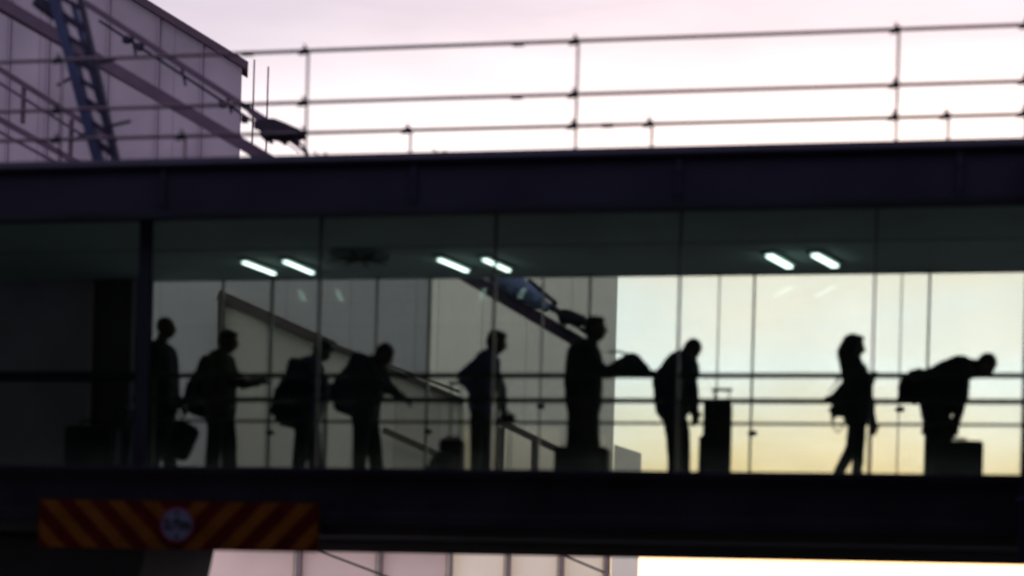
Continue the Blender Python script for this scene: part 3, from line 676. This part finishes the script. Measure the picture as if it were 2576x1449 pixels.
def case(label, Y, x0, x1, ytop, m='black', depth=.27, handle=None, bulge=None, name='suitcase', flat=False):
    a, b = at(x0, 1150, Y), at(x1, 1150, Y); zt = at((x0+x1)/2, ytop, Y).z; zb = z_floor+.055; cx = (a.x+b.x)/2
    t = thing(name, label, 'suitcase', (cx, Y, z_floor))
    bm = bmesh.new(); rbox(bm, Matrix.Translation((cx, Y, (zt+zb)/2)), b.x-a.x, depth, zt-zb, .045, 5); obj('shell', bm, CL[m], t, True)
    bm = bmesh.new(); wd, hh = b.x-a.x, zt-zb
    rbox(bm, Matrix.Translation((cx, Y-depth/2-.004, zb+hh*.34)), wd*.78, .045, hh*.46, .02); obj('front_pocket', bm, CL[m], t, True)
    bm = bmesh.new(); path(bm, [(cx-.09, Y, zt-.005), (cx-.08, Y, zt+.025), (cx+.08, Y, zt+.025), (cx+.09, Y, zt-.005)], .012); obj('carry_handle', bm, MT['rubber'], t, True)
    for sx in (-1, 1):
        for sy in (-1, 1):
            x, y = cx+sx*(wd/2-.05), Y+sy*(depth/2-.05)
            bm = bmesh.new(); tube(bm, (x, y-.016, z_floor+.03), (x, y+.016, z_floor+.03), .03, None, 18); tube(bm, (x, y, z_floor+.03), (x, y, zb+.01), .014); obj('wheel', bm, MT['rubber'], t, True)
    if handle:
        hx0, hx1, hy = handle; p, q = at(hx0, hy, Y), at(hx1, hy, Y)
        bm = bmesh.new(); tube(bm, (p.x, Y+.05, zt-.03), (p.x, Y+.05, p.z), .010); tube(bm, (q.x, Y+.05, zt-.03), (q.x, Y+.05, p.z), .008); cap(bm, (p.x-.02, Y+.05, p.z), (q.x+.02, Y+.05, p.z), .018); obj('pull_handle', bm, MT['rubber'], t, True)
    if bulge: bulge(t, cx, wd, zt, zb)
    return t

person('man in a dark coat standing leftmost, beside the blue column', 1.7, (419, 826), 3, (404, 866), (400, 890), [(402, 898, 38), (400, 950, 43), (400, 1015, 42)], [((420, 1100), 440), ((392, 1100), 372)],
       [((396, 962), (436, 1030)), ((412, 965), (446, 1020))], 'black', 'black', cut='crop', coat=1150, lw=1.15)
bm = bmesh.new(); c = at(455, 1108, 1.5)
rbox(bm, Matrix.Translation(c) @ Matrix.Rotation(math.radians(24), 4, 'Y'), .32, .24, .44, .09); hb = obj('pouch', bm, CL['black'])
t = thing('holdall', 'dark holdall hanging in front of the leftmost man', 'bag', c); hb.parent = t; hb.data.transform(Matrix.Translation(-c))
bm = bmesh.new(); path(bm, [c+Vector(p) for p in ((-.15, 0, .14), (-.12, 0, .34), (-.06, .02, .35), (.04, 0, .2))], .012); obj('handle', bm, CL['black'], t, True)

person('short-haired man in olive top reaching forward, second from left, wearing a backpack', 1.6, (576, 860), 12, (562, 893), (556, 908), [(556, 914, 31), (554, 970, 33), (554, 1032, 33)], [((548, 1100), 538), ((568, 1100), 572)],
       [((592, 968), (634, 968)), ((596, 960), (640, 956))], 'olive', 'black', cut='short')
pack('backpack with slumped base on the olive-topped man', 1.6, (515, 972), 74, 148, 14)
person('person with bowed head before the first wide mullion, under the diagonal stringer', 2.0, (811, 884), 40, (792, 908), (780, 924), [(780, 930, 31), (772, 980, 36), (772, 1038, 34)], [((766, 1102), 756), ((782, 1102), 788)],
       [((806, 985), (848, 976)), ((810, 978), (852, 970))], 'navy', 'black', cut='short')
pack('large navy backpack on the person with bowed head before the mullion', 2.0, (738, 988), 80, 168, 12, 'navy')
person('man bending his bare cropped head to the right, fourth from left', 1.55, (968, 893), 38, (946, 914), (934, 922), [(932, 928, 30), (922, 985, 34), (918, 1045, 32)], [((914, 1108), 908), ((934, 1108), 944)],
       [((972, 980), (1004, 996)), ((978, 978), (1010, 1000))], 'green', 'black', cut='crop')
pack('bulky backpack high on the back of the fourth man from left', 1.55, (890, 966), 84, 152, 20, 'navy')
person('man in a blue shirt with one elbow back, standing alone at mid picture', 1.5, (1250, 862), 16, (1236, 892), (1228, 906), [(1226, 912, 30), (1216, 960, 31), (1208, 1020, 29)], [((1202, 1100), 1200), ((1212, 1100), 1216)],
       [((1174, 955, -.06), (1204, 1000, .02)), ((1252, 968), (1260, 1030))], 'blue', 'denim', cut='short', lw=.88)
c = at(1277, 1052, 1.72)
t = thing('shoulder_bag', 'small dark bag hanging from the hand of the man in blue', 'bag', c)
bm = bmesh.new(); rbox(bm, Matrix.Translation(c) @ Matrix.Rotation(.06, 4, 'Y'), .17, .12, .10, .03); obj('pouch', bm, CL['black'], t, True)
bm = bmesh.new(); path(bm, [c+Vector(p) for p in ((-.07, 0, .04), (-.085, -.03, .11), (-.06, -.03, .12), (.04, 0, .05))], .008); obj('strap', bm, CL['black'], t, True)
person('tall broad man in a long black coat, holding a bag out in front', 1.5, (1499, 828), 2, (1486, 868), (1474, 888), [(1470, 900, 44), (1468, 960, 47), (1468, 1020, 44)], [((1462, 1100), 1456), ((1478, 1100), 1486)],
       [((1520, 945), (1562, 922)), ((1522, 935), (1566, 905))], 'black', 'black', coat=1150, hs=1.2, lw=1.1, extra=lambda jk, tr, Z, K, s: [cap(jk, Z((1468, 1010), .08*k), Z((1468+d, 1138), .08*k), 36*K, 32*K) for k in (-1, 1) for d in (-10, 8)])
c = at(1592, 916, 1.5)
t = thing('held_bag', 'rounded dark bag held up between the coated man and the stooping man', 'bag', c)
bm = bmesh.new(); Z = lambda x, y, dy=0: at(x, y, 1.5+dy)
for k in (-.07, .07):
    cap(bm, Z(1562, 918, k), Z(1590, 914, k), .085, .12); cap(bm, Z(1590, 914, k), Z(1620, 928, k), .12, .06); cap(bm, Z(1560, 930, k), Z(1645, 940, k), .05, .035)
skin('pouch', bm, CL['navy'], t, .012, 4, .03)
bm = bmesh.new(); path(bm, [Z(1528, 886), Z(1545, 884), Z(1565, 886), Z(1585, 894)], .013); path(bm, [Z(1560, 938, -.15), Z(1570, 944, -.15), Z(1585, 936, -.15)], .01); obj('strap', bm, CL['navy'], t, True)
def stoop(jk, tr, Z, K, s):
    for k in (-1, 1): cap(jk, Z((1676, 985), .08*k), Z((1688, 1030), .08*k), 30*K, 24*K)
person('stooping man in a dark jacket looking down, beside the tall trolley case', 1.55, (1741, 880), 56, (1730, 900), (1718, 914), [(1714, 928, 46), (1698, 965, 56), (1692, 1020, 46)], [((1698, 1100), 1700), ((1714, 1092), 1718)],
       [((1748, 985), (1752, 1034)), ((1740, 990), (1744, 1040))], 'navy', 'black', cut='crop', extra=stoop, hs=1.05, lw=1.1)
def topbag(t, cx, wd, zt, zb):
    bm = bmesh.new(); 
    rbox(bm, Matrix.Translation((cx-.01, 1.45-.165, zb+(zt-zb)*.3)), wd*1.16, .14, (zt-zb)*.54, .05); obj('side_pouch', bm, CL['black'], t, True)
case('tall black trolley case with pull handle, upright beside the stooping man', 1.45, 1768, 1838, 1012, depth=.30, handle=(1797, 1834, 979), bulge=topbag)
def flare(jk, tr, Z, K, s):
    for k in (-1, 1):
        cap(jk, Z((2148, 975), .06*k), Z((2100, 1004), .05*k), 32*K, 16*K); cap(jk, Z((2100, 1004), .05*k), Z((2080, 1003), .03*k), 14*K, 7*K); cap(jk, Z((2104, 1012), .05*k), Z((2112, 1036), .04*k), 14*K, 9*K)
        cap(jk, Z((2156, 990), .06*k), Z((2158, 1050), .06*k), 36*K, 28*K); cap(jk, Z((2132, 1010), .06*k), Z((2142, 1052), .05*k), 28*K, 18*K)
    cap(jk, Z((2118, 948), -.14), Z((2086, 990), -.16), .014, .012)
person('woman with long hair in a flared jacket, walking right', 1.4, (2150, 872), 10, (2150, 910), (2154, 930), [(2154, 940, 31), (2156, 970, 32), (2156, 1022, 32)], [((2160, 1105), 2156), ((2146, 1118), 2102)],
       [((2182, 975), (2192, 958)), ((2186, 1000), (2196, 1062))], 'grey', 'denim', hairm='hairb', cut='long', extra=flare, shw=.155, hs=1.1, lw=.85)
c = at(2107, 1062, 1.2)
t = thing('handbag', 'small handbag with a looped strap hanging behind the walking woman', 'bag', at(2107, 1040, 1.2))
Z = lambda x, y, dy=0: at(x, y, 1.2+dy)
bm = bmesh.new(); cap(bm, Z(2096, 1032), Z(2116, 1036), .05, .06); cap(bm, Z(2098, 1044), Z(2094, 1056), .035, .02); skin('pouch', bm, CL['grey'], t, .01, 3, .01)
bm = bmesh.new(); path(bm, [Z(*p) for p in ((2094, 1050), (2095, 1068), (2100, 1082), (2108, 1088), (2116, 1080), (2123, 1066), (2124, 1050))], .008); obj('strap', bm, CL['grey'], t, True)
def bent(jk, tr, Z, K, s):
    for k in (-1, 1):
        cap(jk, Z((2345, 962), .08*k), Z((2290, 975), .07*k), 38*K, 32*K); cap(jk, Z((2286, 966), .08*k), Z((2270, 1000), .07*k), 24*K, 14*K); cap(jk, Z((2296, 990), .08*k), Z((2300, 1000), .07*k), 26*K, 18*K)
        cap(jk, Z((2410, 935), .08*k), Z((2392, 990), .07*k), 36*K, 34*K); cap(jk, Z((2392, 990), .07*k), Z((2364, 1030), .08*k), 34*K, 34*K); cap(jk, Z((2408, 928), .07*k), Z((2450, 930), .05*k), 30*K, 22*K)
        cap(tr, Z((2350, 1000), .08*k), Z((2358, 1070), .09*k), 40*K, 34*K); cap(tr, Z((2358, 1070), .08*k), Z((2398, 1076), .09*k), 24*K, 14*K)
    for p in ((2292, 942), (2312, 936), (2300, 940)): cap(jk, Z(p, -.1), Z(p, .1), 9*K, 9*K)
    cap(jk, Z((2330, 1070), -.1), Z((2324, 1090), -.1), 8*K, 9*K)
person('man bent double at the far right over a square suitcase', 1.55, (2480, 919), 58, (2446, 920), (2420, 922), [(2410, 934, 40), (2374, 958, 48), (2345, 990, 42)], [((2350, 1090), 2342), ((2372, 1084), 2384)],
       [((2420, 1000), (2400, 1066)), ((2424, 996), (2404, 1070))], 'black', 'plum', cut='crop', extra=bent, hs=1.12)
case('square dark green suitcase under the man bent double', 1.3, 2346, 2472, 1110, 'green', .26)
case('broad black suitcase lying at the feet of the long-coated man', 1.3, 1398, 1531, 1126, 'black', .34)
# backpack on the floor in front of a trolley handle
case('black cabin bag with raised twin-rod handle, left of the man in blue', 1.75, 1108, 1165, 1105, 'black', .24, handle=(1133, 1158, 962), name='cabin_bag')
c = at(1112, 1140, 1.35); c.z = z_floor+.20
t = thing('floor_backpack', 'slumped black backpack on the floor left of the man in blue', 'backpack', c)
bm = bmesh.new(); cap(bm, c+Vector((-.05, 0, -.06)), c+Vector((.08, 0, -.05)), .13, .14); cap(bm, c+Vector((-.02, 0, .03)), c+Vector((.07, 0, .04)), .12, .12); skin('pack_body', bm, CL['black'], t, .014, 4, .03)
bm = bmesh.new(); path(bm, [c+Vector(p) for p in ((-.12, -.05, .02), (-.2, -.05, -.06), (-.27, -.05, -.14), (-.32, -.04, -.18))], .014); obj('strap', bm, CL['black'], t, True)
# trolley at the dark left end
c = at(228, 1150, 2.0); c.z = z_floor
t = thing('luggage_trolley', 'dim luggage trolley by the door at the dark left end', 'luggage trolley', c)
bm = bmesh.new(); box(bm, c.x-.45, c.x+.40, 1.75, 2.25, z_floor+.12, z_floor+.17, .01); obj('platform', bm, MT['dark'], t)
bm = bmesh.new(); path(bm, [(c.x+.36, 1.78, z_floor+.15), (c.x+.42, 1.78, z_floor+.9), (c.x+.44, 2.0, z_floor+.94), (c.x+.42, 2.22, z_floor+.9), (c.x+.36, 2.22, z_floor+.15)], .018); obj('push_handle', bm, MT['dark'], t, True)
for sx in (-.36, .32):
    for y in (1.8, 2.2):
        bm = bmesh.new(); tube(bm, (c.x+sx, y-.018, z_floor+.06), (c.x+sx, y+.018, z_floor+.06), .06, None, 18); tube(bm, (c.x+sx, y, z_floor+.06), (c.x+sx, y, z_floor+.13), .015); obj('wheel', bm, MT['rubber'], t, True)
bm = bmesh.new()
rbox(bm, Matrix.Translation((c.x+.02, 2.0, z_floor+.17+.26)), .62, .36, .52, .07); hb = obj('bag_body', bm, CL['black'], None, True)
t = thing('trolley_bag', 'dark bag loaded on the dim luggage trolley', 'bag', (c.x, 2.0, z_floor+.17)); hb.parent = t; hb.data.transform(Matrix.Translation(-t.location))
bm = bmesh.new(); path(bm, [(c.x-.15, 2.0, z_floor+.68), (c.x-.12, 2.0, z_floor+.76), (c.x+.12, 2.0, z_floor+.76), (c.x+.15, 2.0, z_floor+.68)], .014); obj('handle', bm, CL['black'], t, True)
